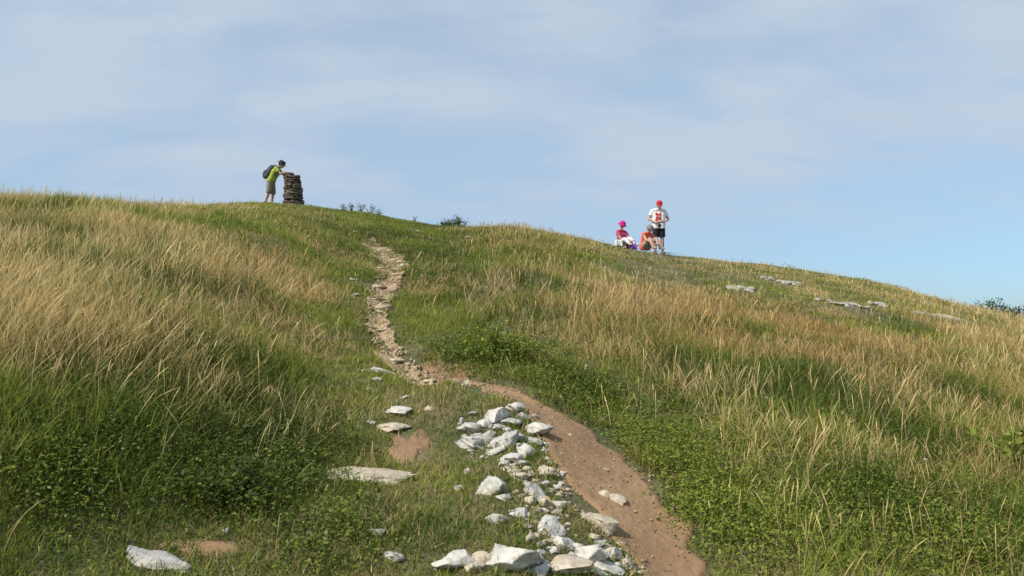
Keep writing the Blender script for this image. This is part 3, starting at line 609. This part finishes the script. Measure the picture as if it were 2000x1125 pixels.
for (a,b,rx,ry,cnt,c) in [(330,388,60,10,110,(.55,.47,.05)),(510,405,50,9,90,(.55,.47,.05)),(150,395,120,14,40,(.5,.42,.05)),(970,665,50,18,40,(.5,.45,.04)),(1150,720,90,30,30,(.5,.48,.05)),(1600,800,300,150,25,(.5,.48,.4)),(1800,560,120,20,30,(.6,.5,.1))]:
    w=cast(rng.normal(a,rx*.7,cnt),rng.normal(b,ry*.7,cnt),H); w[:,2]+=rng.uniform(.06,.16,cnt)
    parts.append(leaf_geo(w,.010+.0018*w[:,1].mean(),0,1.5,.9,fl(c)))
grass_set('wildflowers',parts,'tiny yellow and white wildflowers dotted through the meadow','wildflowers',M_leaf)
nd=900; n=nd+2200; ii=np.arange(n); yy=np.concatenate([rng.uniform(d_lo,d_hi,nd),rng.uniform(s_lo,s_hi-.5,n-nd)]); a=np.where(ii<nd,np.interp(yy,DL[:,1],DL[:,0]),np.interp(yy,SL[:,1],SL[:,0])); b=np.where(ii<nd,np.interp(yy,DR[:,1],DR[:,0]),np.interp(yy,SR[:,1],SR[:,0]))
tt=rng.random(n); tt[:nd]=tt[:nd]**2.4; x=a+(b-a)*tt; z=H(x,yy)+.02; iv,if_=ico(1); r=np.where(ii<nd,rng.uniform(.002,.008,n),rng.uniform(.005,.02,n)); 
sc=rng.uniform(.6,1.2,(n,3))*r[:,None]; V=(iv[None]*rng.uniform(.75,1.2,(n,len(iv),1))*sc[:,None,:]+np.stack([x,yy,z],1)[:,None,:]).reshape(-1,3)
Fc=(if_[None]+(np.arange(n)*len(iv))[:,None,None]).reshape(-1,3); cc=np.where(rng.random(n)[:,None]<.4,np.array([.46,.37,.25]),np.array([.29,.20,.11]))*rng.uniform(.7,1.1,n)[:,None]
tag(fast_mesh('gravel',V,Fc,M_pebble,np.repeat(cc,len(iv),axis=0)),'fine gravel strewn over the footpaths','gravel',kind='stuff')
def plant(loc,h,w,ns,leafn,size,tone,label,flowers=None,name='leafy_plant',group=None):
    root=empty(name,loc); tag(root,label,'plant',group); base=np.zeros((ns,3)); th=rng.uniform(0,2*np.pi,ns); sp_=rng.random(ns)*w/h
    lat=np.stack([np.cos(th)*sp_,np.sin(th)*sp_],1); base[:,:2]=lat*.15*h; L=h*rng.uniform(.6,1.05,ns)*np.sqrt(1+sp_**2)
    v,f,c=ribbons(base,L,lat,np.full(ns,.012),np.tile(GM,(ns,1)),[1,1,.8,.6,.3],4,1.5); fast_mesh('stems',v,f,M_leaf,c,parent=root)
    cen=v.reshape(ns,5,2,3).mean(2); k=rng.integers(0,ns,leafn); s=rng.uniform(.8,3.95,leafn); i=s.astype(int); fr_=(s-i)[:,None]
    p=cen[k,i]*(1-fr_)+cen[k,i+1]*fr_+rng.normal(0,size*.6,(leafn,3)); v,f,c=leaf_geo(p,size,tone,.3); fast_mesh('leaves',v,f,M_leaf,c,parent=root)
    if flowers: 
        kk=rng.integers(0,ns,26); p=cen[kk,4]+rng.normal(0,.03,(26,3)); v,f,c=leaf_geo(p,.02,0,1,.9,fl(flowers)); fast_mesh('flowers',v,f,M_leaf,c,parent=root)['kind']='stuff'
def pl(px,d,*a,**k): plant(at(px,d,-.03),*a,**k)
pl(893,25.2,.46,.6,40,900,.06,.05,'dark green bushy plant on the ridge between the two hills')
pl(870,25.6,.30,.4,20,350,.06,.15,'lower green plant touching the left of the dark ridge bush')
for i,(p_,h_) in enumerate([(668,.34),(686,.42),(704,.48),(722,.44),(740,.36)]):
    pl(p_,27.6,h_,.24,10,110,.055,.08,'slender leafy weed in the row on the ridge right of the stone pillar',group='slender weeds on the ridge')
pl(808,26.3,.3,.18,7,70,.05,.12,'small lone weed on the skyline above the upper footpath')
for p_,h_,lab in ((1932,.62,'dark leafy plant on the right skyline'),(1958,.48,'short dark plant between the two taller ones on the right skyline'),(1985,.55,'dark upright plant on the right skyline nearest the edge of the picture')):
    d_=float(Dof(float(pix2ue(p_,600)[0])))-.2; pl(p_,d_,h_,.4,20,380,.07,.04,lab)
q=G(965,705); plant(q,.26,.75,70,2000,.03,.5,'low leafy plant with few yellow flowers at the footpath bend',(.5,.44,.04))
q=G(478,985); plant(q,.2,.42,40,1000,.03,.15,'dark leafy bush low on the left bank')
q=G(1985,930); plant(q,.3,.3,12,120,.06,.7,'broad leaved bright plant at the right edge of the meadow')
# ---------------------------------------------------------------- sun, sky, camera
S=Vector((-.64,-.34,.80)).normalized()
sd=bpy.data.lights.new('sun','SUN'); sd.energy=5.0; sd.angle=math.radians(.6); sd.color=(1,.945,.85); so=bpy.data.objects.new('sun',sd); COL.objects.link(so); so.rotation_euler=S.to_track_quat('Z','Y').to_euler()
w=bpy.data.worlds.new('World'); scene.world=w; w.use_nodes=True; nt=w.node_tree; N=nt.nodes; L=nt.links; bg=N['Background']; bg.inputs['Strength'].default_value=.1
sky=N.new('ShaderNodeTexSky'); sky.sky_type='NISHITA'; sky.sun_disc=False; sky.sun_elevation=math.asin(S.z); sky.sun_rotation=math.atan2(S.x,S.y); sky.altitude=900; sky.air_density=1.0; sky.dust_density=.6; sky.ozone_density=1.5
tc=N.new('ShaderNodeTexCoord'); sep=N.new('ShaderNodeSeparateXYZ'); L.new(tc.outputs['Generated'],sep.inputs[0])
def mth(op,a,b=None):
    m=N.new('ShaderNodeMath'); m.operation=op
    for i,v in enumerate((a,b)):
        if v is None: continue
        if isinstance(v,(int,float)): m.inputs[i].default_value=v
        else: L.new(v,m.inputs[i])
    return m.outputs[0]
def ramp(src,a,b,c,d):
    mr=N.new('ShaderNodeMapRange'); L.new(src,mr.inputs['Value']); mr.inputs['From Min'].default_value=a; mr.inputs['From Max'].default_value=b; mr.inputs['To Min'].default_value=c; mr.inputs['To Max'].default_value=d; return mr.outputs[0]
zc_=mth('ADD',mth('MAXIMUM',sep.outputs['Z'],0),.30)
cmb=N.new('ShaderNodeCombineXYZ'); L.new(mth('DIVIDE',sep.outputs['X'],zc_),cmb.inputs[0]); L.new(mth('DIVIDE',sep.outputs['Y'],zc_),cmb.inputs[1])
def cloudn(rot,scl,loc,scale,det,rough,dist):
    mp=N.new('ShaderNodeMapping'); mp.inputs['Rotation'].default_value=(0,0,rot); mp.inputs['Scale'].default_value=scl; mp.inputs['Location'].default_value=loc; L.new(cmb.outputs[0],mp.inputs[0])
    nz=N.new('ShaderNodeTexNoise'); nz.inputs['Scale'].default_value=scale; nz.inputs['Detail'].default_value=det; nz.inputs['Roughness'].default_value=rough; nz.inputs['Distortion'].default_value=dist; L.new(mp.outputs[0],nz.inputs['Vector']); return nz.outputs['Fac']
n1=cloudn(.45,(.8,1.5,1),(1.3,.4,0),1.9,8,.52,.3); n2=cloudn(.3,(1.2,2.6,1),(4.1,2.2,0),2.6,8,.55,.4)
nn=mth('ADD',mth('MULTIPLY',n1,.72),mth('MULTIPLY',n2,.28))
r=N.new('ShaderNodeValToRGB'); r.color_ramp.interpolation='EASE'; r.color_ramp.elements[0].position=.37; r.color_ramp.elements[1].position=.60; r.color_ramp.elements[0].color=(.52,.52,.52,1); r.color_ramp.elements[1].color=(1,1,1,1); L.new(nn,r.inputs['Fac'])
left=ramp(sep.outputs['X'],-.5,.55,.62,.22)   # haze reaches lower on the side of the sun
low=mth('MAXIMUM',ramp(sep.outputs['Z'],.03,.19,0,1),left)
fac=mth('MULTIPLY',r.outputs['Color'],low)
tmix=N.new('ShaderNodeMixRGB'); L.new(ramp(sep.outputs['Z'],.02,.3,0,1),tmix.inputs[0]); tmix.inputs[1].default_value=(.62,.84,1.12,1); tmix.inputs[2].default_value=(1.7,1.85,1.65,1)
tint=N.new('ShaderNodeMixRGB'); tint.blend_type='MULTIPLY'; tint.inputs[0].default_value=1; L.new(sky.outputs[0],tint.inputs[1]); L.new(tmix.outputs[0],tint.inputs[2])
mx=N.new('ShaderNodeMixRGB'); L.new(fac,mx.inputs[0]); L.new(tint.outputs[0],mx.inputs[1]); mx.inputs[2].default_value=(5.3,6.25,7.5,1)
L.new(mx.outputs[0],bg.inputs['Color'])
cam=bpy.data.cameras.new('camera'); cam.sensor_width=36; cam.lens=36*F/2000; cam.clip_end=20000; cam.clip_start=.05
co=bpy.data.objects.new('camera',cam); COL.objects.link(co); co.location=(0,0,0); co.rotation_euler=(math.pi/2+PIT,0,0); scene.camera=co
